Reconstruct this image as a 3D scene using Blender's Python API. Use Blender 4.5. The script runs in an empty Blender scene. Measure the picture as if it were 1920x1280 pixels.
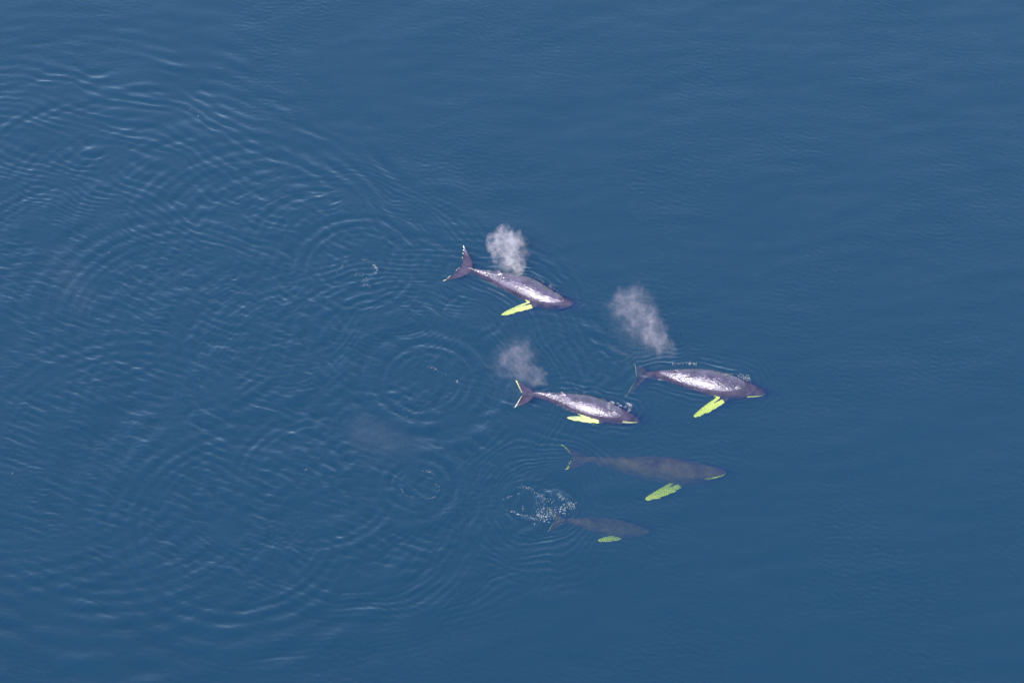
import bpy, bmesh, math, random
import numpy as np
from mathutils import Vector, Matrix, noise as mnoise

R = math.radians
scene = bpy.context.scene
col = scene.collection

# ------------------------------------------------------------------ camera
DEP = R(50.0)                    # looking down from an aircraft
DIST = 300.0
HALF_W = 55.0                    # half width of the frame in metres at the centre
cam_d = bpy.data.cameras.new('camera')
cam = bpy.data.objects.new('camera', cam_d)
col.objects.link(cam)
CAM = Vector((0, -DIST * math.cos(DEP), DIST * math.sin(DEP)))
cam.location = CAM
cam.rotation_euler = (math.pi / 2 - DEP, 0, 0)
TAN = HALF_W / DIST
cam_d.sensor_width = 36
cam_d.lens = 18 / TAN
cam_d.clip_start = 1
cam_d.clip_end = 20000
scene.camera = cam

# ------------------------------------------------------------------ sky and sun
SUN_EL, SUN_AZ = R(50), R(-28)   # azimuth measured from the camera's back, minus = to its left
sdir = Vector((math.sin(SUN_AZ) * math.cos(SUN_EL), -math.cos(SUN_AZ) * math.cos(SUN_EL), math.sin(SUN_EL)))
world = bpy.data.worlds.new('World')
scene.world = world
world.use_nodes = True
wn = world.node_tree
bg = wn.nodes['Background']
sky = wn.nodes.new('ShaderNodeTexSky')
sky.sky_type = 'NISHITA'
sky.sun_disc = False
sky.sun_elevation = SUN_EL
sky.sun_rotation = math.atan2(sdir.x, sdir.y)
sky.air_density = 1.2
sky.dust_density = 0.15
sky.ozone_density = 2.0
bg.inputs['Strength'].default_value = 0.13
wn.links.new(sky.outputs['Color'], bg.inputs['Color'])
sun_d = bpy.data.lights.new('sun', 'SUN')
sun_d.energy = 4.0
sun_d.angle = R(0.53)
sun_d.color = (1.0, 0.93, 0.86)
sun = bpy.data.objects.new('sun', sun_d)
sun.rotation_euler = sdir.to_track_quat('Z', 'Y').to_euler()
col.objects.link(sun)

vs = scene.view_settings
vs.view_transform = 'Standard'
vs.look = 'None'
vs.exposure = 0.75
vs.gamma = 1.0
vs.use_curve_mapping = False

cy = scene.cycles
cy.max_bounces = 6
cy.volume_bounces = 1
cy.transparent_max_bounces = 12
cy.diffuse_bounces = 3
cy.glossy_bounces = 3
cy.caustics_reflective = False
cy.caustics_refractive = False
cy.use_denoising = True
cy.denoising_prefilter = 'NONE'
cy.volume_step_rate = 1.0
cy.volume_max_steps = 256


def at(px, py, z=0.0):
    """where the line of sight through a pixel of the 1920x1280 photograph meets height z"""
    tx = (px - 960) / 960 * TAN
    ty = (640 - py) / 960 * TAN
    d = Vector((0, math.cos(DEP), -math.sin(DEP))) + tx * Vector((1, 0, 0)) + ty * Vector((0, math.sin(DEP), math.cos(DEP)))
    t = (z - CAM.z) / d.z
    return CAM + d * t


def tag(o, label=None, cat=None, group=None, kind=None):
    if label: o['label'] = label
    if cat: o['category'] = cat
    if group: o['group'] = group
    if kind: o['kind'] = kind
    return o


# ------------------------------------------------------------------ materials
def new_mat(name):
    m = bpy.data.materials.new(name)
    m.use_nodes = True
    nt = m.node_tree
    nt.nodes.clear()
    out = nt.nodes.new('ShaderNodeOutputMaterial')
    return m, nt, out


def nd(nt, t, **kw):
    n = nt.nodes.new(t)
    for k, v in kw.items():
        if k in n.inputs.keys() if isinstance(k, str) else False:
            n.inputs[k].default_value = v
        else:
            setattr(n, k, v)
    return n


def math_n(nt, op, a, b=None, clamp=False):
    n = nt.nodes.new('ShaderNodeMath')
    n.operation = op
    n.use_clamp = clamp
    for i, v in enumerate((a, b)):
        if v is None: continue
        if isinstance(v, (int, float)): n.inputs[i].default_value = v
        else: nt.links.new(v, n.inputs[i])
    return n.outputs[0]


# water: a clear skin that mirrors the sky, over water that scatters blue and swallows red
WATER_S = (0.0085, 0.0315, 0.262)
WATER_A = (0.220, 0.152, 0.545)


def water_material():
    m, nt, out = new_mat('sea_water')
    L = nt.links.new
    geo = nd(nt, 'ShaderNodeNewGeometry')
    n1 = nd(nt, 'ShaderNodeTexNoise'); n1.inputs['Scale'].default_value = 3.2; n1.inputs['Detail'].default_value = 4
    n1.inputs['Roughness'].default_value = 0.6
    mp = nd(nt, 'ShaderNodeMapping'); mp.inputs['Scale'].default_value = (0.8, 1.25, 1)
    L(geo.outputs['Position'], mp.inputs['Vector']); L(mp.outputs[0], n1.inputs['Vector'])
    bump = nd(nt, 'ShaderNodeBump'); bump.inputs['Strength'].default_value = 1.0; bump.inputs['Distance'].default_value = 0.012
    L(n1.outputs['Fac'], bump.inputs['Height'])
    gl = nd(nt, 'ShaderNodeBsdfGlossy'); gl.inputs['Roughness'].default_value = 0.08
    L(bump.outputs[0], gl.inputs['Normal'])
    tr = nd(nt, 'ShaderNodeBsdfTransparent')
    # Schlick reflectance, the same from above and from below
    dt = nd(nt, 'ShaderNodeVectorMath'); dt.operation = 'DOT_PRODUCT'
    L(bump.outputs[0], dt.inputs[0]); L(geo.outputs['Incoming'], dt.inputs[1])
    om = math_n(nt, 'SUBTRACT', 1.0, math_n(nt, 'ABSOLUTE', dt.outputs['Value']), True)
    fres = math_n(nt, 'ADD', math_n(nt, 'MULTIPLY', math_n(nt, 'POWER', om, 1.3), .76), .0, True)
    mix = nd(nt, 'ShaderNodeMixShader')
    L(fres, mix.inputs[0]); L(tr.outputs[0], mix.inputs[1]); L(gl.outputs[0], mix.inputs[2])
    L(mix.outputs[0], out.inputs['Surface'])
    sd = max(WATER_S)
    sc = nd(nt, 'ShaderNodeVolumeScatter')
    sc.inputs['Color'].default_value = (*[c / sd for c in WATER_S], 1)
    sc.inputs['Density'].default_value = sd
    sc.inputs['Anisotropy'].default_value = -0.15
    ad = max(WATER_A) * 1.001
    ab = nd(nt, 'ShaderNodeVolumeAbsorption')
    ab.inputs['Color'].default_value = (*[1 - c / ad for c in WATER_A], 1)
    ab.inputs['Density'].default_value = ad
    add = nd(nt, 'ShaderNodeAddShader')
    L(sc.outputs[0], add.inputs[0]); L(ab.outputs[0], add.inputs[1])
    L(add.outputs[0], out.inputs['Volume'])
    m.cycles.homogeneous_volume = True
    return m


def skin_material(name, seed, dark=(0.092, 0.070, 0.120)):
    m, nt, out = new_mat(name)
    L = nt.links.new
    tc = nd(nt, 'ShaderNodeTexCoord')
    mp = nd(nt, 'ShaderNodeMapping'); mp.inputs['Location'].default_value = (seed * 7.1, seed * 3.3, 0)
    L(tc.outputs['Object'], mp.inputs['Vector'])
    big = nd(nt, 'ShaderNodeTexNoise'); big.inputs['Scale'].default_value = 0.9; big.inputs['Detail'].default_value = 6
    fine = nd(nt, 'ShaderNodeTexNoise'); fine.inputs['Scale'].default_value = 9; fine.inputs['Detail'].default_value = 5
    L(mp.outputs[0], big.inputs['Vector']); L(mp.outputs[0], fine.inputs['Vector'])
    ramp = nd(nt, 'ShaderNodeValToRGB')
    ramp.color_ramp.elements[0].position = 0.3; ramp.color_ramp.elements[1].position = 0.75
    ramp.color_ramp.elements[0].color = (*[c * 0.5 for c in dark], 1)
    ramp.color_ramp.elements[1].color = (*[c * 1.75 for c in dark], 1)
    L(big.outputs['Fac'], ramp.inputs[0])
    # pale scars and barnacle flecks
    vor = nd(nt, 'ShaderNodeTexVoronoi'); vor.inputs['Scale'].default_value = 3.4
    L(mp.outputs[0], vor.inputs['Vector'])
    fl = math_n(nt, 'MULTIPLY', math_n(nt, 'LESS_THAN', vor.outputs['Distance'], 0.10), 0.35)
    mixf = nd(nt, 'ShaderNodeMixRGB'); mixf.inputs[2].default_value = (0.32, 0.30, 0.29, 1)
    L(fl, mixf.inputs[0]); L(ramp.outputs[0], mixf.inputs[1])
    # white pigment of flippers, fluke margins and jaw edge
    at_ = nd(nt, 'ShaderNodeAttribute'); at_.attribute_name = 'white'
    w = math_n(nt, 'ADD', at_.outputs['Fac'], math_n(nt, 'MULTIPLY', math_n(nt, 'SUBTRACT', fine.outputs['Fac'], 0.5), 0.5))
    wr = nd(nt, 'ShaderNodeMapRange'); wr.inputs['From Min'].default_value = 0.4; wr.inputs['From Max'].default_value = 0.6
    L(w, wr.inputs['Value'])
    mott = nd(nt, 'ShaderNodeValToRGB')
    mott.color_ramp.elements[0].position = .35; mott.color_ramp.elements[0].color = (.84, .87, .68, 1)
    mott.color_ramp.elements[1].position = .58; mott.color_ramp.elements[1].color = (.95, .97, .78, 1)
    mo = nd(nt, 'ShaderNodeTexNoise'); mo.inputs['Scale'].default_value = 2.6; mo.inputs['Detail'].default_value = 5
    L(mp.outputs[0], mo.inputs['Vector']); L(mo.outputs['Fac'], mott.inputs[0])
    mixw = nd(nt, 'ShaderNodeMixRGB'); L(mott.outputs[0], mixw.inputs[2])
    L(wr.outputs[0], mixw.inputs[0]); L(mixf.outputs[0], mixw.inputs[1])
    bs = nd(nt, 'ShaderNodeBsdfPrincipled')
    L(mixw.outputs[0], bs.inputs['Base Color'])
    rr = nd(nt, 'ShaderNodeMapRange'); rr.inputs['To Min'].default_value = 0.20; rr.inputs['To Max'].default_value = 0.36
    rr.inputs['From Min'].default_value = 0.3; rr.inputs['From Max'].default_value = 0.7
    L(big.outputs['Fac'], rr.inputs['Value']); L(rr.outputs[0], bs.inputs['Roughness'])
    # wet skin shines in air; under water there is hardly any step in refractive index
    gp = nd(nt, 'ShaderNodeNewGeometry'); gs = nd(nt, 'ShaderNodeSeparateXYZ'); L(gp.outputs['Position'], gs.inputs[0])
    ir = nd(nt, 'ShaderNodeMapRange'); ir.inputs['From Min'].default_value = -.06; ir.inputs['From Max'].default_value = .04
    ir.inputs['To Min'].default_value = 1.06; ir.inputs['To Max'].default_value = 1.9
    L(gs.outputs['Z'], ir.inputs['Value']); L(ir.outputs[0], bs.inputs['IOR'])
    bs.inputs['Specular IOR Level'].default_value = .8
    # streaming water film
    st = nd(nt, 'ShaderNodeMapping'); st.inputs['Scale'].default_value = (1.4, 5.0, 5.0)
    L(mp.outputs[0], st.inputs['Vector'])
    sn = nd(nt, 'ShaderNodeTexNoise'); sn.inputs['Scale'].default_value = 1.6; sn.inputs['Detail'].default_value = 6; sn.inputs['Roughness'].default_value = .52
    L(st.outputs[0], sn.inputs['Vector'])
    bump = nd(nt, 'ShaderNodeBump'); bump.inputs['Distance'].default_value = 0.11; bump.inputs['Strength'].default_value = 0.85
    L(sn.outputs['Fac'], bump.inputs['Height']); L(bump.outputs[0], bs.inputs['Normal'])
    L(bs.outputs[0], out.inputs['Surface'])
    return m


def foam_material():
    m, nt, out = new_mat('foam')
    bs = nd(nt, 'ShaderNodeBsdfPrincipled')
    bs.inputs['Base Color'].default_value = (0.80, 0.78, 0.80, 1)
    bs.inputs['Roughness'].default_value = 0.5
    tr = nd(nt, 'ShaderNodeBsdfTransparent')
    mx = nd(nt, 'ShaderNodeMixShader'); mx.inputs[0].default_value = .44
    nt.links.new(tr.outputs[0], mx.inputs[1]); nt.links.new(bs.outputs[0], mx.inputs[2])
    nt.links.new(mx.outputs[0], out.inputs['Surface'])
    return m


M_WATER = water_material()
M_FOAM = foam_material()

# ------------------------------------------------------------------ the sea surface
rng = np.random.default_rng(11)
DX = 0.125
NX, NY = 1920, 1152              # wave basin, wider than the mesh so nothing wraps into view
X0, Y0 = -NX * DX / 2 - 30, -NY * DX / 2 + 4
xs = X0 + np.arange(NX) * DX
ys = Y0 + np.arange(NY) * DX
KX = 2 * np.pi * np.fft.rfftfreq(NX, DX)[None, :]
KY = 2 * np.pi * np.fft.fftfreq(NY, DX)[:, None]
K2 = KX ** 2 + KY ** 2
K = np.sqrt(K2)
OM = np.sqrt(9.81 * K + 7.3e-5 * K ** 3)


def splat(arr, x, y, a):
    fx, fy = (x - X0) / DX, (y - Y0) / DX
    ix, iy = int(math.floor(fx)), int(math.floor(fy))
    if 0 <= ix < NX - 1 and 0 <= iy < NY - 1:
        u, v = fx - ix, fy - iy
        arr[iy, ix] += a * (1 - u) * (1 - v); arr[iy, ix + 1] += a * u * (1 - v)
        arr[iy + 1, ix] += a * (1 - u) * v; arr[iy + 1, ix + 1] += a * u * v


events = {}                       # age bin -> list of (x, y, amp, sigma)


def event(p, age, amp, sig):
    events.setdefault(round(age * 2.2) / 2.2, []).append((p[0], p[1], amp, sig))


# fluke prints: where each stroke of a tail welled up
prints = [(672, 505, 8.5, 1.0), (800, 718, 7.0, 1.0), (790, 913, 5.0, .55), (1000, 945, 2.6, .7), (1035, 950, 1.8, .5),
          (470, 520, 13, .5), (330, 600, 17, .45), (560, 800, 13, .8), (590, 900, 12, .7),
          (700, 640, 9.5, .5), (150, 520, 21, .4), (380, 760, 18, .5), (450, 980, 14.5, .6),
          (880, 590, 4.5, .35), (660, 1000, 10, .35), (230, 880, 22, .7), (60, 760, 26, .7), (720, 830, 9, .45), (520, 660, 12, .6)]
for px, py, age, a in prints:
    p = at(px, py)
    for k in range(3):
        event((p.x + rng.normal(0, .35), p.y + rng.normal(0, .3)), age + rng.normal(0, .3), a * .62, .30)
# wakes: a string of small pushes along each track
tracks = [((880, 509), (-260, 330), 1.45, 34, .17), ((1010, 740), (-200, 560), 1.40, 30, .14),
          ((1205, 700), (300, 560), 1.40, 22, .10), ((1045, 962), (0, 820), 1.3, 26, .13)]
for (a, b, v, T, amp) in tracks:
    pa, pb = at(*a), at(*b)
    d = (pb - pa).normalized()
    t = 0.0
    while t < T:
        q = pa + d * v * t
        event((q.x + rng.normal(0, .12), q.y + rng.normal(0, .25)), t + .4, amp * rng.uniform(.3, 1.5), .33)
        t += .45
NU = 0.0005
H = np.zeros((NY, KX.shape[1]), dtype=np.complex128)
for age, lst in events.items():
    src = np.zeros((NY, NX))
    sg = lst[0][3]
    for x, y, a, s in lst: splat(src, x, y, a)
    H += np.fft.rfft2(src) * (np.exp(-K2 * sg * sg / 2 - 2 * NU * K2 * age) * np.cos(OM * age) * (2 * np.pi * sg * sg) / DX ** 2)
h = np.fft.irfft2(H, s=(NY, NX))
del H


CI0, CI1 = int(np.searchsorted(xs, -69)), int(np.searchsorted(xs, 69))
CJ0, CJ1 = int(np.searchsorted(ys, -50)), int(np.searchsorted(ys, 60))
XX, YY = np.meshgrid(xs[CI0:CI1], ys[CJ0:CJ1])
XX = XX.astype(np.float32); YY = YY.astype(np.float32)


def crop(a):
    return a[CJ0:CJ1, CI0:CI1].astype(np.float32)


def blur2(a, sig):
    f = np.fft.rfft2(a)
    k2 = (2 * np.pi * np.fft.rfftfreq(a.shape[1], DX)[None, :]) ** 2 + (2 * np.pi * np.fft.fftfreq(a.shape[0], DX)[:, None]) ** 2
    return np.fft.irfft2(f * np.exp(-k2 * sig * sig / 2), s=a.shape)


def band(lmin, lmax, ang=None, spread=.5, seed=0):
    g = np.random.default_rng(seed)
    w = np.fft.rfft2(g.normal(size=(NY, NX)))
    kk = np.where(K > 0, K, 1)
    lam = 2 * np.pi / kk
    f = np.exp(-(np.log(lam / math.sqrt(lmin * lmax)) / (.5 * math.log(lmax / lmin))) ** 2)
    if ang is not None:
        th = np.arctan2(KY, KX)
        f = f * np.exp(-(np.sin(th - ang) / spread) ** 2)
    r = np.fft.irfft2(w * f, s=(NY, NX))
    gx, gy = np.gradient(r, DX)
    return crop(r / math.sqrt((gx ** 2 + gy ** 2).mean()))    # unit rms slope




def smooth(e0, e1, v):
    t = np.clip((v - e0) / (e1 - e0), 0, 1)
    return t * t * (3 - 2 * t)


h = crop(h)
gy_, gx_ = np.gradient(h, DX)
core = (XX > -50) & (XX < 2) & (np.abs(YY + 3) < 25)
rms = math.sqrt((gx_ ** 2 + gy_ ** 2)[core].mean())
h *= 0.12 / rms
# no single spot may tower over the rest
env = np.sqrt(blur2(gx_ ** 2 + gy_ ** 2, 3.0).clip(1e-12)) * (0.10 / rms)
h *= np.minimum(1.6, (env + .02) ** -.55 * .10 ** .55)
del gx_, gy_
patch = band(14, 40, None, 1, 5); patch = patch / patch.std()
patch2 = band(5, 12, None, 1, 6); patch2 = patch2 / patch2.std()
wob = band(1.5, 5, None, 1, 8); wob /= wob.std()
h *= np.clip(.9 + .35 * patch2 + .12 * wob, .1, 2)


# older rings and wake fronts, spread wide: centre px, radius m, packet width m, wavelength m, slope, from and to angle (deg, 0 = right, 90 = away)
def front(cx, cy_, rad, wid, lam, slope, a0, a1, soft=18):
    global h
    c = at(cx, cy_)
    dx, dy = XX - c.x, YY - c.y
    slope *= .72; lam *= .80
    r = np.hypot(dx, dy) + .26 * patch2 + .7 * patch + .04 * wob
    th = np.degrees(np.arctan2(dy, dx))
    mid, half = (a0 + a1) / 2, (a1 - a0) / 2
    da = np.abs((th - mid + 180) % 360 - 180)
    win = smooth(half + soft, half - soft, da)
    k = 2 * np.pi / (lam * (1 - .35 * np.tanh((rad - r) / wid / 2)))      # longest waves run ahead
    ph = k * (r - rad)
    amp = slope * lam / (2 * np.pi)
    mod = np.clip(.85 + .38 * patch2 + .12 * wob, 0.05, 2)
    h = h + amp * mod * win * np.exp(-((r - rad) / wid) ** 2) * np.sin(ph)


for f in [(-700, 1500, 103, 4.5, 2.0, .15, 42, 76), (-700, 1500, 97, 5, 1.6, .20, 42, 76), (-700, 1500, 89, 5, 1.3, .20, 42, 78), (-600, 1350, 76, 5, 1.05, .15, 38, 78), (-500, 1300, 62, 5, .95, .12, 38, 80),
          (655, 505, 6.6, 1.6, .62, .15, -130, 130), (640, 500, 9.5, 2.2, .95, .13, -60, 120), (560, 500, 12, 3, .8, .10, 40, 140),
          (770, 740, 13.5, 3.0, .95, .26, 0, 150), (760, 730, 19.0, 2.6, 1.25, .16, 5, 100), (790, 725, 8.5, 2.2, .72, .10, -70, 110),
          (800, 718, 3.4, 1.0, .5, .05, -180, 180), (740, 650, 9, 3, .9, .16, 30, 170), (700, 560, 8, 3, .85, .15, 190, 340),
          (640, 860, 17, 3.2, 1.05, .17, 215, 330), (620, 880, 12, 3, .85, .13, 200, 340), (790, 915, 6, 1.8, .65, .10, 170, 380),
          (560, 900, 22, 3, 1.1, .08, 225, 320), (985, 945, 5.2, 1.4, .75, .12, 60, 320), (1000, 945, 9, 2.2, .95, .11, 150, 330),
          (420, 840, 11, 4, .75, .09, 200, 330), (300, 900, 16, 4, .8, .09, 180, 360), (180, 680, 9, 4, .65, .08, 190, 330), (850, 950, 12, 2.5, .9, .13, 200, 330),
          (900, 780, 11, 2.2, .9, .14, -70, 60), (480, 660, 10, 3.5, .8, .09, 20, 140), (60, 900, 14, 5, .8, .08, 180, 300),
          (1005, 946, 5.4, 1.5, .85, .34, -180, 180), (1000, 945, 8.5, 2.0, 1.0, .26, 20, 330), (760, 730, 16.5, 3, .9, .30, -30, 130),
          (760, 730, 21, 3, 1.2, .22, -5, 85), (670, 505, 13, 3, .85, .18, -80, 100), (670, 505, 9.5, 2.5, .7, .16, -110, 110),
          (700, 800, 13, 4, .75, .14, -60, 60), (620, 760, 14, 5, .8, .13, 20, 200), (560, 620, 9, 4, .75, .13, 180, 360), (860, 840, 8, 2.5, .8, .15, -180, 180)]:
    front(*f)
h += 0.012 * band(2.5, 9, math.pi / 2 + .1, .5, 1) + .012 * band(9, 26, None, 1, 12) + np.clip(1 + .6 * patch, .2, 2.2) * 0.018 * band(.5, 1.2, math.pi / 2 - .25, .7, 2)
stir = smooth(6, -24, XX + YY * .25 + 4 * patch) * smooth(27, 13, YY + .42 * (XX + 55) + 2 * patch) * smooth(-38, -22, YY + 2 * patch)
h += stir * np.clip(1 + .5 * patch2, .1, 2) * (0.036 * band(.45, .85, math.pi / 2 - .25, .55, 3) + .055 * band(.8, 1.5, math.pi / 2 - .45, .30, 4))


# water piling up along a body that breaks the surface
def hug(pts, rad, amp, lam, fade):
    global h
    best = np.full(XX.shape, 1e9)
    for (a, b, ra, rb) in zip(pts[:-1], pts[1:], rad[:-1], rad[1:]):
        d = b - a
        t = np.clip(((XX - a.x) * d.x + (YY - a.y) * d.y) / (d.x ** 2 + d.y ** 2), 0, 1)
        dist = np.hypot(XX - a.x - t * d.x, YY - a.y - t * d.y) - (ra + (rb - ra) * t)
        best = np.minimum(best, dist)
    best = best + .22 * patch + .10 * wob
    f = np.where(best > -.6, np.cos(2 * np.pi * best / lam) * np.exp(-np.maximum(best, 0) / fade), 0) * smooth(-.6, 0, best)
    h = h + amp * f * np.clip(.7 + .5 * wob + .35 * patch2, 0, 1.6)


W1 = [(885, 508), (930, 515), (985, 533), (1040, 553)]
W2 = [(1205, 697), (1250, 697), (1310, 708), (1385, 718)]
W3 = [(1012, 738), (1060, 742), (1110, 758), (1172, 772)]
for px, rr_ in ((W1, (.4, .9, 1.35, 1.0)), (W2, (.4, 1.0, 1.6, 1.1)), (W3, (.4, 1.0, 1.45, 1.1))):
    hug([at(*p) for p in px], rr_, .050, .72, 1.3)
hug([at(985, 943), at(1000, 945)], (1.9, 1.9), .022, .8, 1.6)
hug([at(1038, 954), at(1045, 956)], (2.0, 2.0), .030, .9, 1.2)
hug([at(800, 720), at(801, 720)], (2.2, 2.2), .008, .6, .9)
hug([at(790, 914), at(791, 914)], (1.7, 1.7), .012, .6, .9)
# keep the steepest crossings from breaking
gy_, gx_ = np.gradient(h, DX)
env = np.sqrt(blur2(gx_ ** 2 + gy_ ** 2, .9).clip(1e-12))
h *= np.clip((.165 / (env + .012)) ** .9, .2, 1.65)
del gx_, gy_, env


xs, ys = xs[CI0:CI1], ys[CJ0:CJ1]
X0, Y0, NX, NY = float(xs[0]), float(ys[0]), len(xs), len(ys)


def height(x, y):
    ix = min(max(int(round((x - X0) / DX)), 0), NX - 1)
    iy = min(max(int(round((y - Y0) / DX)), 0), NY - 1)
    return float(h[iy, ix])


def build_sea():
    i0, i1 = np.searchsorted(xs, -68), np.searchsorted(xs, 68)
    j0, j1 = np.searchsorted(ys, -49), np.searchsorted(ys, 59)
    sx, sy, sh = xs[i0:i1], ys[j0:j1], h[j0:j1, i0:i1]
    nx, ny = len(sx), len(sy)
    gx, gy = np.meshgrid(sx, sy)
    e = np.minimum.reduce([gx - sx[0], sx[-1] - gx, gy - sy[0], sy[-1] - gy])
    sh = sh * smooth(0, 3, e)
    v = np.stack([gx, gy, sh], -1).reshape(-1, 3)
    idx = np.arange(nx * ny).reshape(ny, nx)
    quads = np.stack([idx[:-1, :-1], idx[:-1, 1:], idx[1:, 1:], idx[1:, :-1]], -1).reshape(-1, 4)
    rim = np.concatenate([idx[0, :-1], idx[:-1, -1], idx[-1, :0:-1], idx[:0:-1, 0]])     # counter-clockwise
    FAR, DEEP = 2500.0, -45.0
    base = len(v)
    corner = [(-FAR, -FAR), (FAR, -FAR), (FAR, FAR), (-FAR, FAR)]
    V = np.concatenate([v, [(x, y, 0) for x, y in corner], [(x, y, DEEP) for x, y in corner]])
    # open sea beyond the stirred patch, walls and floor of the water body
    sides = [idx[0, :], idx[:, -1], idx[-1, ::-1], idx[::-1, 0]]
    polys = []
    for k, sd in enumerate(sides):
        polys.append(list(sd[::-1]) + [base + k, base + (k + 1) % 4])
    for k in range(4):
        k2 = (k + 1) % 4
        polys.append([base + k2, base + k, base + 4 + k, base + 4 + k2])
    polys.append([base + 7, base + 6, base + 5, base + 4])
    extra = np.array([i for p in polys for i in p], dtype=np.int64)
    lens = [len(p) for p in polys]
    me = bpy.data.meshes.new('sea')
    me.vertices.add(len(V)); me.vertices.foreach_set('co', V.astype(np.float32).ravel())
    me.loops.add(quads.size + len(extra)); me.loops.foreach_set('vertex_index', np.concatenate([quads.ravel(), extra]).astype(np.int32))
    st = np.concatenate([np.arange(len(quads)) * 4, quads.size + np.concatenate([[0], np.cumsum(lens)[:-1]])]).astype(np.int32)
    me.polygons.add(len(st)); me.polygons.foreach_set('loop_start', st)
    sm = np.ones(len(st), dtype=bool); sm[len(quads):] = False
    me.polygons.foreach_set('use_smooth', sm)
    me.update(calc_edges=True); me.validate()
    me.materials.append(M_WATER)
    o = bpy.data.objects.new('sea', me); col.objects.link(o)
    tag(o, 'calm blue sea crossed by rings and wakes of the whales', kind='structure')
    return o


build_sea()


# ------------------------------------------------------------------ whales
def lerp_tab(tab, u):
    xs_ = [t[0] for t in tab]
    return [float(np.interp(u, xs_, [t[i] for t in tab])) for i in range(1, len(tab[0]))]


def cr(tab, u):
    """smooth interpolation of a table"""
    n = len(tab)
    i = 0
    while i < n - 2 and u > tab[i + 1][0]: i += 1
    a, b = tab[i], tab[i + 1]
    p, q = tab[max(i - 1, 0)], tab[min(i + 2, n - 1)]
    t = (u - a[0]) / (b[0] - a[0])
    res = []
    for k in range(1, len(a)):
        ma = (b[k] - p[k]) / max(b[0] - p[0], 1e-6) * (b[0] - a[0])
        mb = (q[k] - a[k]) / max(q[0] - a[0], 1e-6) * (b[0] - a[0])
        t2, t3 = t * t, t * t * t
        res.append((2 * t3 - 3 * t2 + 1) * a[k] + (t3 - 2 * t2 + t) * ma + (-2 * t3 + 3 * t2) * b[k] + (t3 - t2) * mb)
    return res


# u from snout to tail: half width, half height above axis, half height below, axis lift (all in body lengths)
PROFILE = [(0.0, .004, .004, .006, .004), (.012, .018, .012, .02, .004), (.04, .033, .02, .038, .004), (.09, .050, .029, .062, .003),
           (.15, .066, .040, .085, .001), (.20, .077, .049, .098, .0), (.27, .089, .062, .104, .0), (.36, .097, .072, .104, .0),
           (.46, .094, .072, .096, .0), (.56, .080, .064, .080, .0), (.66, .060, .053, .060, .0), (.76, .039, .042, .042, .0),
           (.85, .023, .032, .030, .0), (.92, .015, .022, .020, .0), (.965, .013, .012, .012, .0)]


def loft(bm, rings, cap=True):
    vr = [[bm.verts.new(p) for p in r] for r in rings]
    n = len(vr[0])
    for a, b in zip(vr[:-1], vr[1:]):
        for i in range(n):
            bm.faces.new((a[i], a[(i + 1) % n], b[(i + 1) % n], b[i]))
    if cap:
        bm.faces.new(vr[0][::-1]); bm.faces.new(vr[-1])


def dist_seg(p, a, b):
    d = b - a
    t = max(0, min(1, (p - a).dot(d) / d.length_squared))
    return (p - a - d * t).length, t


def fluke_edges(t):
    """leading and trailing edge of a fluke lobe at t of its span, in body lengths ahead of the notch"""
    lead = .105 - .178 * t ** 1.5 + .010 * np.sin(np.pi * t)
    trail = .014 * np.exp(-(t / .07) ** 2) - .004 - .014 * np.sin(np.pi * np.minimum(1, t * 1.1) * .9) - .066 * t ** 1.9
    return lead, np.minimum(trail, lead - .006)


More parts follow.
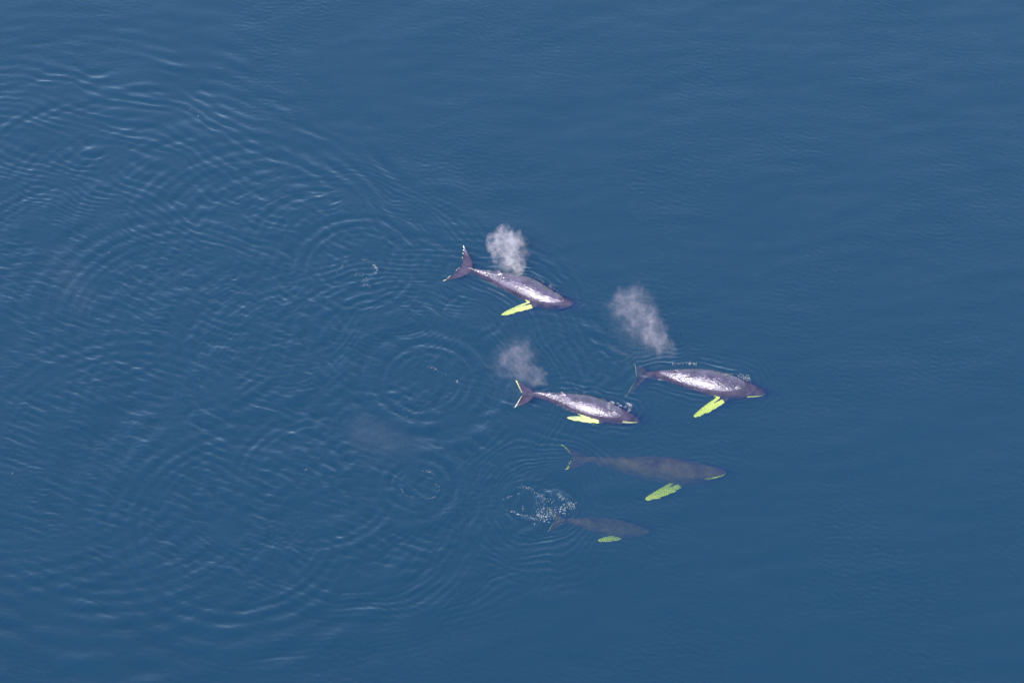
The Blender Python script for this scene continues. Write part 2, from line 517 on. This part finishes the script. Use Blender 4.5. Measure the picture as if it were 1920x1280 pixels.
def make_whale(L, spine, roll, flip_near, flip_far, seed, skin=1.0, fluke_span=.175, fluke_sweep=1.0, white_edge=1.0, jaw=0.0, saddle=0.0, width=1.0, fluke_roll=0.0, tip_curl=(0, 0)):
    """L length in metres; spine = world points snout..tail; flip_* = (tip offset from shoulder in body lengths fwd, side, up).
    side + is the animal's left."""
    rnd = random.Random(seed)
    bm = bmesh.new()
    NS = 28
    rings = []
    for j in range(46):
        u = .965 * (j / 45) ** 1.15
        a, bt, bb, lift = cr(PROFILE, u)
        a *= width
        ring = []
        for i in range(NS):
            th = 2 * math.pi * i / NS
            c, s = math.cos(th), math.sin(th)
            yy = a * math.copysign(abs(c) ** .92, c)
            zz = (bt if s > 0 else bb) * math.copysign(abs(s) ** .95, s) + lift
            # median ridge of the snout and the raised guard before the blowholes
            if s > .9 and u < .19: zz += .004 * math.sin(math.pi * min(1, u / .19))
            if s > .80 and .165 < u < .235: zz += .010 * math.sin(math.pi * (u - .165) / .07)
            if s > .93 and u > .6: zz += .004
            ring.append(Vector((1 - u, yy, zz)) * L)
        rings.append(ring)
    loft(bm, rings)
    # dorsal fin on its hump
    du = .645
    fr = []
    for k in range(7):
        t = k / 6
        chord = .075 * (1 - t) ** .7 + .008
        cx = 1 - du - .030 * t ** 1.2
        zz = .045 + .042 * t
        ring = []
        for i in range(10):
            th = 2 * math.pi * i / 10
            ring.append(Vector((cx + chord * .5 * math.cos(th), (.009 * (1 - t) + .003) * math.sin(th), zz)) * L)
        fr.append(ring)
    loft(bm, fr)
    # flukes
    SP = fluke_span
    for sd in (1, -1):
        fr = []
        for k in range(17):
            t = k / 16
            yv = SP * t
            lead, trail = fluke_edges(t)
            trail += .0018 * math.sin(t * 38 + seed)
            ch = max(lead - trail, .006)
            cx = (lead + trail) / 2
            th_ = max(.011, .016 * (1 - t) + .005)
            curl = tip_curl[0 if sd > 0 else 1] * t ** 2
            ring = []
            for i in range(14):
                a = 2 * math.pi * i / 14
                ring.append(Vector((cx + ch * .5 * math.cos(a), sd * (yv - .004), curl + th_ * .5 * math.sin(a) * (.55 + .45 * math.cos(a - .6)))) * L)
            fr.append(ring if sd > 0 else ring[::-1])
        loft(bm, fr)
    # flippers
    axes = []
    for sd, tip in ((1, flip_far), (-1, flip_near)):
        sh = Vector((.715, sd * .070 * width, -.045))
        ax = Vector(tip)
        ln = ax.length
        ax.normalize()
        fw = Vector((1, 0, 0))
        chd = (fw - ax * fw.dot(ax))
        side = Vector((0, sd, .25)) - ax * Vector((0, sd, .25)).dot(ax)
        flat = Vector((0, 0, 1)).cross(ax)
        if flat.dot(fw) < 0: flat = -flat
        chd = flat + (chd * .35 + side * .1)
        chd = (chd - ax * chd.dot(ax)).normalized()
        nrm = ax.cross(chd)
        fr = []
        for k in range(21):
            t = k / 20
            chord = 1.12 * ln * float(np.interp(t, (0, .12, .3, .5, .7, .85, .95, 1), (.20, .215, .235, .225, .19, .15, .105, .03)))
            knob = ln * .012 * (math.sin(t * 30 + seed) + .6 * math.sin(t * 17 + 2 * seed)) * (t > .2)
            th_ = ln * (.055 * (1 - t) + .022)
            c = sh + ax * ln * t - chd * ln * .05 * t * t
            ring = []
            for i in range(12):
                a = 2 * math.pi * i / 12
                cc = math.cos(a)
                ring.append((c + chd * (chord * .5 * cc + (knob if cc > .3 else 0)) + nrm * th_ * .5 * math.sin(a)) * L)
            fr.append(ring)
        loft(bm, fr)
        axes.append((sh * L, (sh + ax * ln) * L, sd, chd))
    bmesh.ops.recalc_face_normals(bm, faces=bm.faces)
    me = bpy.data.meshes.new('tmp'); bm.to_mesh(me); bm.free()
    o = bpy.data.objects.new('tmp', me); col.objects.link(o)
    rm = o.modifiers.new('r', 'REMESH'); rm.mode = 'VOXEL'; rm.voxel_size = .0042 * L
    sm = o.modifiers.new('s', 'SMOOTH'); sm.factor = .5; sm.iterations = 3
    dg = bpy.context.evaluated_depsgraph_get()
    nm = bpy.data.meshes.new_from_object(o.evaluated_get(dg))
    bpy.data.objects.remove(o); bpy.data.meshes.remove(me)
    nm.name = 'humpback_whale'
    # pigment in the animal's own frame
    n = len(nm.vertices)
    white = np.zeros(n, dtype=np.float32)
    cos = np.empty(n * 3, dtype=np.float32); nm.vertices.foreach_get('co', cos); cos = cos.reshape(-1, 3)
    q = cos / L
    ay = np.abs(q[:, 1])
    for a, b, sd, chd in axes:
        a, b, chd = np.array(a), np.array(b), np.array(chd)
        d = b - a
        t = np.clip(((cos - a) @ d) / (d @ d), 0, 1)
        dd = np.linalg.norm(cos - a - t[:, None] * d, axis=1)
        on = (dd < .055 * L) & (q[:, 1] * sd > .05 * width) & ((t > .13) | (ay > .098 * width)) & (q[:, 0] < .80) & ((q[:, 2] < -.03) | (ay > .108 * width))
        wv = smooth(.08, .18, t)
        off = (cos - a) @ chd / L                                # dark wedge reaching out from the shoulder
        wv = np.where((t < .38) & (np.abs(off + .006) < .016 * (1 - t / .40)), 0, wv)
        white = np.where(on, np.maximum(white, wv), white)
    t = ay / SP
    lead, trail = fluke_edges(t)
    fl = (q[:, 0] < .11) & (ay > .018)
    e = q[:, 0] - trail
    white = np.where(fl & (e < .0075 * white_edge * (.4 + 1.2 * t)), np.maximum(white, .92), white)
    white = np.where(fl & (t > .90), np.maximum(white, .62), white)
    white = np.where(fl & (lead - q[:, 0] < .005) & (t > .55) & (white_edge > .9), np.maximum(white, .6), white)
    aw = np.interp(1 - q[:, 0], [r_[0] for r_ in PROFILE], [r_[1] for r_ in PROFILE]) * width
    if jaw:
        lip = (q[:, 0] > .865) & (q[:, 1] < 0) & (ay > .80 * aw) & (q[:, 2] < .004) & (q[:, 2] > -.016)
        white = np.where(lip, np.maximum(white, jaw * (.75 + .25 * smooth(.87, .95, q[:, 0]))), white)
    if saddle:
        white = np.where((q[:, 2] > .064) & (ay < .0065) & (q[:, 0] > .285) & (q[:, 0] < .375), saddle, white)
    white = white.astype(np.float32)
    at_ = nm.attributes.new('white', 'FLOAT', 'POINT'); at_.data.foreach_set('value', white)
    # bend along the spine
    pts = [Vector(p) for p in spine]
    dense = []
    m = len(pts)
    for i in range(m - 1):
        p0, p1, p2, p3 = pts[max(i - 1, 0)], pts[i], pts[i + 1], pts[min(i + 2, m - 1)]
        for k in range(24):
            t = k / 24
            dense.append(.5 * ((2 * p1) + (p2 - p0) * t + (2 * p0 - 5 * p1 + 4 * p2 - p3) * t * t + (3 * p1 - p0 - 3 * p2 + p3) * t ** 3))
    dense.append(pts[-1])
    D = np.array(dense)
    sl = np.concatenate([[0], np.cumsum(np.linalg.norm(np.diff(D, axis=0), axis=1))])
    total = sl[-1]
    uu = (1 - cos[:, 0] / L) * total                            # distance from the snout
    C = np.stack([np.interp(uu, sl, D[:, k]) for k in range(3)], 1)
    ex = (uu - np.clip(uu, 0, total))
    tg = np.gradient(D, sl, axis=0)
    Tn = np.stack([np.interp(uu, sl, tg[:, k]) for k in range(3)], 1)
    Tn /= np.linalg.norm(Tn, axis=1)[:, None]
    C = C + Tn * ex[:, None]
    F = -Tn                                                      # forward
    Z = np.array([0, 0, 1.0])
    Lf = np.cross(Z, F); Lf /= np.linalg.norm(Lf, axis=1)[:, None]
    Up = np.cross(F, Lf)
    rl = roll + fluke_roll * smooth(.6, .95, 1 - cos[:, 0] / L)
    cr_, sr_ = np.cos(rl)[:, None] if hasattr(rl, '__len__') else math.cos(rl), np.sin(rl)[:, None] if hasattr(rl, '__len__') else math.sin(rl)
    L2 = Lf * cr_ + Up * sr_
    U2 = -Lf * sr_ + Up * cr_
    W = C + L2 * cos[:, 1:2] + U2 * cos[:, 2:3]
    org = Vector(D[len(D) // 2])
    ang = math.atan2(F[n // 2][1], F[n // 2][0])
    Mi = (Matrix.Translation(org) @ Matrix.Rotation(ang, 4, 'Z')).inverted()
    Mn = np.array(Mi)
    Wl = W @ Mn[:3, :3].T + Mn[:3, 3]
    nm.vertices.foreach_set('co', Wl.astype(np.float32).ravel())
    nm.polygons.foreach_set('use_smooth', np.ones(len(nm.polygons), dtype=bool))
    nm.update()
    ob = bpy.data.objects.new('humpback_whale', nm); col.objects.link(ob)
    ob.location = org; ob.rotation_euler = (0, 0, ang)
    nm.materials.clear(); nm.materials.append(skin_material('whale_skin', seed, tuple(c * skin for c in (.074, .052, .098))))
    return ob


def spine_px(lst):
    return [at(x, y, z) for x, y, z in lst]


def length_of(sp):
    return sum((b - a).length for a, b in zip(sp[:-1], sp[1:]))


# spines are the body's axis, snout to fluke notch, as (photo x, y, height)
whales = [
    dict(sp=[(1076, 571, -.58), (1030, 559, -.36), (985, 539, -.22), (935, 522, -.30), (897, 511, -.33), (864, 499, -.26)], near=(-.205, -.225, -.055), far=(-.10, .03, -.26), seed=1, span=.20,
         white=1.0, jaw=.0, label='topmost whale, its back breaking the surface below the densest white blow', froll=.15, curl=(.02, -.01), roll=-.10),
    dict(sp=[(1436, 737, -1.0), (1385, 727, -.58), (1320, 714, -.26), (1258, 705, -.40), (1215, 703, -1.05), (1194, 709, -2.0)], near=(-.195, -.215, -.04), far=(-.10, .03, -.26), seed=2, roll=.05, span=.165,
         white=.8, jaw=.75, label='rightmost whale at the surface with its right flipper spread', froll=.0, curl=(0, 0)),
    dict(sp=[(1199, 789, -.95), (1155, 776, -.46), (1095, 759, -.22), (1045, 747, -.33), (1012, 741, -.38), (980, 739, -.30)], near=(-.285, -.09, .0), far=(-.10, .03, -.26), seed=3, roll=-.14, span=.175,
         white=1.0, jaw=.8, label='middle whale at the surface, with white edged flukes and foam round its head', froll=.0, curl=(0, 0)),
    dict(sp=[(1362, 886, -2.0), (1305, 884, -2.4), (1230, 878, -2.7), (1160, 870, -2.9), (1110, 863, -2.7), (1072, 857, -2.1)], near=(-.175, -.245, .10), far=(-.10, .03, -.22), seed=4, span=.155,
         white=1.7, jaw=.62, label='longest whale, wholly submerged, a faint shape below the group', froll=.0, curl=(-.07, .05), saddle=0, skin=1.15, wide=.86),
    dict(sp=[(1219, 996, -3.2), (1180, 992, -3.1), (1135, 986, -2.9), (1095, 980, -2.6), (1065, 976, -2.5), (1040, 975, -2.5)], near=(-.245, -.185, .11), far=(-.10, .03, -.22), seed=5, span=.16,
         white=.4, jaw=.4, label='smallest whale, submerged just ahead of the foam ring at the bottom', froll=.0, curl=(0, 0), saddle=0, skin=1.15),
]
for w in whales:
    sp = spine_px(w['sp'])
    o = make_whale(length_of(sp), sp, w.get('roll', 0.0), w['near'], w['far'], w['seed'], fluke_span=w['span'], white_edge=w['white'],
                   jaw=w['jaw'], width=w.get('wide', 1.0), skin=w.get('skin', 1.0), saddle=w.get('saddle', 0), fluke_roll=w['froll'], tip_curl=w['curl'])
    tag(o, w['label'], 'whale', 'humpback whales swimming in a group')


# ------------------------------------------------------------------ blows
def plume(name, base, top, prof, dens, seed, label, nscale=.55, cut=.5, color=(1.0, .79, .88)):
    """a cloud of breath: closed hull along an axis, filled with uneven mist. prof = [(t, radius)]"""
    a, b = at(*base), at(*top)
    ax = b - a
    ln = ax.length
    rq = ax.to_track_quat('Z', 'Y')
    rings = []
    bm = bmesh.new()
    NR, NA = 22, 26
    for j in range(NR + 1):
        t = j / NR
        r = float(np.interp(t, [p[0] for p in prof], [p[1] for p in prof]))
        ring = []
        for i in range(NA):
            th = 2 * math.pi * i / NA
            v = Vector((r * math.cos(th), r * math.sin(th), t * ln))
            k = mnoise.noise(v * .7 + Vector((seed * 9.7, 0, 0))) * .30 + mnoise.noise(v * 1.8 + Vector((0, seed * 5.1, 0))) * .12
            v.x *= 1.4 + k; v.y *= 1.4 + k
            ring.append(v)
        rings.append(ring)
    loft(bm, rings)
    bmesh.ops.recalc_face_normals(bm, faces=bm.faces)
    me = bpy.data.meshes.new(name); bm.to_mesh(me); bm.free()
    for p in me.polygons: p.use_smooth = True
    o = bpy.data.objects.new(name, me); col.objects.link(o)
    o.location = a; o.rotation_euler = rq.to_euler()
    m, nt, out = new_mat('breath_mist')
    Lk = nt.links.new
    tc = nd(nt, 'ShaderNodeTexCoord')
    # swirl the coordinates
    wn_ = nd(nt, 'ShaderNodeTexNoise'); wn_.inputs['Scale'].default_value = .9; wn_.inputs['Detail'].default_value = 3
    mp = nd(nt, 'ShaderNodeMapping'); mp.inputs['Location'].default_value = (seed * 13.7, seed * 4.1, seed)
    Lk(tc.outputs['Object'], mp.inputs['Vector']); Lk(mp.outputs[0], wn_.inputs['Vector'])
    sub = nd(nt, 'ShaderNodeVectorMath'); sub.operation = 'SUBTRACT'; sub.inputs[1].default_value = (.5, .5, .5)
    Lk(wn_.outputs['Color'], sub.inputs[0])
    scl = nd(nt, 'ShaderNodeVectorMath'); scl.operation = 'SCALE'; scl.inputs['Scale'].default_value = 4.6
    Lk(sub.outputs[0], scl.inputs[0])
    add = nd(nt, 'ShaderNodeVectorMath'); add.operation = 'ADD'
    Lk(tc.outputs['Object'], add.inputs[0]); Lk(scl.outputs[0], add.inputs[1])
    sp = nd(nt, 'ShaderNodeSeparateXYZ'); Lk(add.outputs[0], sp.inputs[0])
    t = math_n(nt, 'DIVIDE', sp.outputs['Z'], ln)
    rm = max(p[1] for p in prof)
    rp = nd(nt, 'ShaderNodeValToRGB')
    els = rp.color_ramp.elements
    while len(els) < len(prof): els.new(.5)
    for e, (tt, r) in zip(els, prof):
        e.position = tt
    for e, (tt, r) in zip(els, prof):
        e.color = (r / rm, r / rm, r / rm, 1)
    Lk(t, rp.inputs[0])
    rad = math_n(nt, 'MULTIPLY', rp.outputs[0], rm)
    x2 = math_n(nt, 'MULTIPLY', sp.outputs['X'], sp.outputs['X']); y2 = math_n(nt, 'MULTIPLY', sp.outputs['Y'], sp.outputs['Y'])
    rho = math_n(nt, 'SQRT', math_n(nt, 'ADD', x2, y2))
    q = math_n(nt, 'DIVIDE', rho, math_n(nt, 'MAXIMUM', rad, .05))
    mk = nd(nt, 'ShaderNodeMapRange'); mk.interpolation_type = 'SMOOTHSTEP'
    mk.inputs['From Min'].default_value = 1.0; mk.inputs['From Max'].default_value = .15
    Lk(q, mk.inputs['Value'])
    # ends
    e0 = nd(nt, 'ShaderNodeMapRange'); e0.interpolation_type = 'SMOOTHSTEP'; e0.inputs['From Min'].default_value = -.02; e0.inputs['From Max'].default_value = .08
    e1 = nd(nt, 'ShaderNodeMapRange'); e1.interpolation_type = 'SMOOTHSTEP'; e1.inputs['From Min'].default_value = 1.0; e1.inputs['From Max'].default_value = .80
    Lk(t, e0.inputs['Value']); Lk(t, e1.inputs['Value'])
    n2 = nd(nt, 'ShaderNodeTexNoise'); n2.inputs['Scale'].default_value = nscale; n2.inputs['Detail'].default_value = 6; n2.inputs['Roughness'].default_value = .62
    a2 = nd(nt, 'ShaderNodeVectorMath'); a2.operation = 'ADD'; a2.inputs[1].default_value = (seed * 3.3, seed * 8.8, 0)
    Lk(add.outputs[0], a2.inputs[0]); Lk(a2.outputs[0], n2.inputs['Vector'])
    nr = nd(nt, 'ShaderNodeMapRange'); nr.inputs['From Min'].default_value = cut - .10; nr.inputs['From Max'].default_value = cut + .22
    Lk(n2.outputs['Fac'], nr.inputs['Value'])
    env = math_n(nt, 'MULTIPLY', math_n(nt, 'MULTIPLY', mk.outputs[0], e0.outputs[0]), e1.outputs[0])
    d = math_n(nt, 'MULTIPLY', math_n(nt, 'MULTIPLY', env, math_n(nt, 'ADD', nr.outputs[0], .06)), dens)
    vs_ = nd(nt, 'ShaderNodeVolumeScatter'); vs_.inputs['Color'].default_value = (*color, 1)
    vs_.inputs['Anisotropy'].default_value = 0.0
    Lk(d, vs_.inputs['Density']); Lk(vs_.outputs[0], out.inputs['Volume'])
    me.materials.append(m)
    tag(o, label, 'blow', 'breath clouds of the whales')
    return o


plume('blow_cloud', (975, 517, .3), (932, 424, 3.6), [(0, .8), (.12, 1.2), (.3, 1.8), (.55, 2.5), (.75, 2.0), (.92, 1.2), (1, .5)], 1.6, 1,
      'dense white breath cloud above the topmost whale', .8, .56)
plume('blow_cloud', (1264, 674, .3), (1156, 540, 3.6), [(0, .6), (.1, 1.1), (.3, 2.0), (.6, 3.0), (.85, 3.0), (1, 1.5)], .36, 2,
      'tall slanting breath cloud trailing from the rightmost whale', .7, .56)
plume('blow_cloud', (1030, 728, .3), (934, 645, 3.0), [(0, .5), (.15, 1.0), (.4, 1.8), (.65, 2.9), (.88, 2.8), (1, 1.4)], .27, 3,
      'thin pinkish breath cloud behind the flukes of the middle whale', .6, .56)
plume('blow_cloud', (820, 850, .8), (630, 795, 2.0), [(0, .6), (.2, 2.0), (.5, 3.2), (.8, 2.8), (1, .8)], .011, 4,
      'last wisp of an old breath left of the submerged whales', .4, .46)
plume('blow_cloud', (170, 590, .8), (95, 455, 2.0), [(0, .8), (.25, 2.6), (.6, 3.4), (.85, 2.6), (1, .8)], .007, 5,
      'faint drifting mist near the left edge', .4, .46)


# ------------------------------------------------------------------ foam
from mathutils.bvhtree import BVHTree
bpy.context.view_layer.update()
backs = []
for o in list(col.objects):
    if o.name.startswith('humpback_whale'):
        me = o.data
        backs.append(BVHTree.FromPolygons([o.matrix_world @ v.co for v in me.vertices], [tuple(p.vertices) for p in me.polygons]))


def rest(q):
    """foam rides on a wet back where one stands out of the water, else on the water"""
    d = (q - CAM).normalized()
    for b in backs:
        hit = b.ray_cast(CAM, d)
        if hit[0] is not None and hit[0].z > .02: return hit[0]
    return Vector((q.x, q.y, height(q.x, q.y)))


def foam(name, label, curves, seed):
    """bubbles of white water floating along curves: (points px, count, spread m, size m)"""
    rnd = random.Random(seed)
    verts, faces = [], []
    octa = [(1, 0, 0), (0, 1, 0), (-1, 0, 0), (0, -1, 0), (0, 0, 1), (0, 0, -1), (.7, .7, .45), (-.7, .7, .4), (-.7, -.7, .45), (.7, -.7, .4)]
    of = [(0, 6, 4), (6, 1, 4), (1, 7, 4), (7, 2, 4), (2, 8, 4), (8, 3, 4), (3, 9, 4), (9, 0, 4),
          (6, 0, 5), (1, 6, 5), (7, 1, 5), (2, 7, 5), (8, 2, 5), (3, 8, 5), (9, 3, 5), (0, 9, 5)]
    for pts, cnt, spread, size in curves:
        P = [at(*p) for p in pts]
        seg = [(b - a).length for a, b in zip(P[:-1], P[1:])] or [0]
        tot = sum(seg)
        for _ in range(int(cnt * 1.2)):
            # clumped along the curve
            s = rnd.random() * tot
            s += .25 * math.sin(s * 5 + seed) + .5 * math.sin(s * 1.7 + 2 * seed)
            s = min(max(s, 0), tot)
            q = P[0].copy()
            for (a, b, l) in zip(P[:-1], P[1:], seg):
                if s <= l or b is P[-1]:
                    q = a + (b - a) * (s / l if l else 0); break
                s -= l
            q.x += rnd.gauss(0, spread); q.y += rnd.gauss(0, spread)
            r = size * .54 * rnd.uniform(.25, 1) ** 1.8
            q = rest(q); z = q.z + .01
            rot = rnd.uniform(0, 6.28); st = rnd.uniform(.6, 1.7)
            c, sn = math.cos(rot), math.sin(rot)
            b0 = len(verts)
            for v in octa:
                k = rnd.uniform(.7, 1.25)
                vx, vy, vz = v[0] * r * st * k, v[1] * r / st * k, v[2] * r * .55
                verts.append((q.x + c * vx - sn * vy, q.y + sn * vx + c * vy, z + vz))
            faces += [tuple(b0 + i for i in f) for f in of]
    me = bpy.data.meshes.new(name); me.from_pydata(verts, [], faces)
    me.polygons.foreach_set('use_smooth', np.ones(len(faces), dtype=bool)); me.update()
    me.materials.append(M_FOAM)
    o = bpy.data.objects.new(name, me); col.objects.link(o)
    tag(o, label, 'foam', None, 'stuff')
    return o


def ell(cx, cy, rx, ry, a0=0, a1=360, n=26, z=None):
    r = []
    for i in range(n + 1):
        a = R(a0 + (a1 - a0) * i / n)
        k = 1 + .08 * math.sin(3 * a + cx) + .05 * math.sin(7 * a + cy)
        p = (cx + rx * k * math.cos(a), cy - ry * k * math.sin(a))
        r.append(p if z is None else p + (z,))
    return r


foam('foam', 'white foam ring and froth behind the smallest whale', [
    (ell(985, 944, 41, 21, 20, 340), 150, .035, .045),
    (ell(985, 944, 42, 22, 215, 330), 90, .05, .07),
    ([(968, 912), (990, 914), (1003, 922), (1018, 932), (1028, 938)], 70, .12, .07),
    ([(1000, 966), (1012, 968), (1025, 962), (1038, 958), (1050, 957)], 130, .45, .09),
    ([(1005, 960), (1020, 970), (1030, 966)], 34, .40, .11),
    ([(1045, 957), (1055, 956)], 26, .25, .13),
    ([(1062, 950), (1074, 946), (1078, 950)], 50, .20, .09),
    ([(1043, 920), (1050, 928), (1054, 938), (1045, 935)], 60, .16, .06),
    ([(978, 942), (981, 950), (979, 960)], 26, .03, .05),
    ([(1010, 930), (1030, 950), (1060, 965)], 160, .8, .06),
], 1)
foam('foam', 'broken foam specks on the upper fluke print', [
    ([(648, 482), (650, 490), (643, 498), (634, 505), (630, 512)], 60, .16, .055),
    ([(683, 487), (693, 490), (702, 497), (706, 504), (704, 512)], 60, .10, .09),
    ([(668, 512), (680, 518), (686, 525), (677, 533), (690, 533)], 45, .22, .075),
    ([(600, 520), (590, 528), (600, 522)], 10, .3, .04)], 2)
foam('foam', 'fine foam line on the smooth print behind the middle whale', [
    ([(780, 685), (800, 687), (815, 691), (830, 698), (845, 708), (857, 716)], 70, .09, .05),
    ([(857, 716), (845, 738), (820, 752), (795, 752)], 26, .12, .045),
    ([(857, 713), (858, 716)], 6, .06, .11), ([(757, 774), (762, 776), (780, 776)], 10, .2, .06)], 3)
foam('foam', 'small foam loop left of the froth', [
    (ell(790, 918, 35, 17, 150, 400), 110, .035, .042), ([(790, 880), (805, 883), (820, 890)], 36, .12, .06)], 4)
foam('foam', 'sparse foam flecks on old wake at the lower left', [
    ([(605, 856), (590, 860), (580, 872), (570, 885)], 34, .12, .045), ([(205, 476), (207, 478)], 2, .05, .08),
    ([(24, 887), (25, 888)], 2, .05, .07)], 5)
foam('foam', 'pale flecks floating alone on open water at the upper left', [([(358, 203), (366, 207), (372, 219)], 14, .12, .08)], 6)
foam('foam', 'tiny white flecks on open water at the lower right', [([(1272, 1118), (1273, 1118)], 1, .02, .10), ([(1482, 1188), (1483, 1188)], 1, .02, .07),
     ([(1268, 1230), (1269, 1230)], 1, .02, .07)], 7)
# white water running off the backs
foam('foam', 'white water along the back and head of the topmost whale', [
    ([(915, 510), (935, 516), (950, 520)], 90, .14, .07), ([(960, 510), (985, 514), (1010, 523), (1025, 532)], 80, .07, .05),
    ([(1032, 536), (1040, 545), (1046, 551), (1040, 556)], 80, .14, .07), ([(925, 530), (950, 542), (985, 552), (1020, 557)], 130, .12, .05)], 8)
foam('foam', 'white water along the back and head of the rightmost whale', [
    ([(1262, 682), (1285, 680), (1303, 681)], 110, .10, .07), ([(1362, 702), (1380, 706), (1396, 707), (1400, 712)], 150, .22, .08),
    ([(1255, 708), (1280, 720), (1310, 728), (1350, 726)], 120, .16, .05), ([(1236, 711), (1244, 714)], 25, .12, .06)], 9)
foam('foam', 'white water swirling round the head of the middle whale', [
    (ell(1151, 761, 11, 7), 170, .10, .08), ([(1170, 768), (1176, 757), (1182, 760), (1180, 770), (1170, 776)], 150, .10, .07),
    ([(1024, 738), (1036, 738), (1042, 742)], 70, .10, .07), ([(1060, 736), (1090, 738), (1125, 744), (1135, 750)], 70, .10, .045),
    ([(1045, 757), (1075, 772), (1095, 778)], 80, .14, .05)], 10)
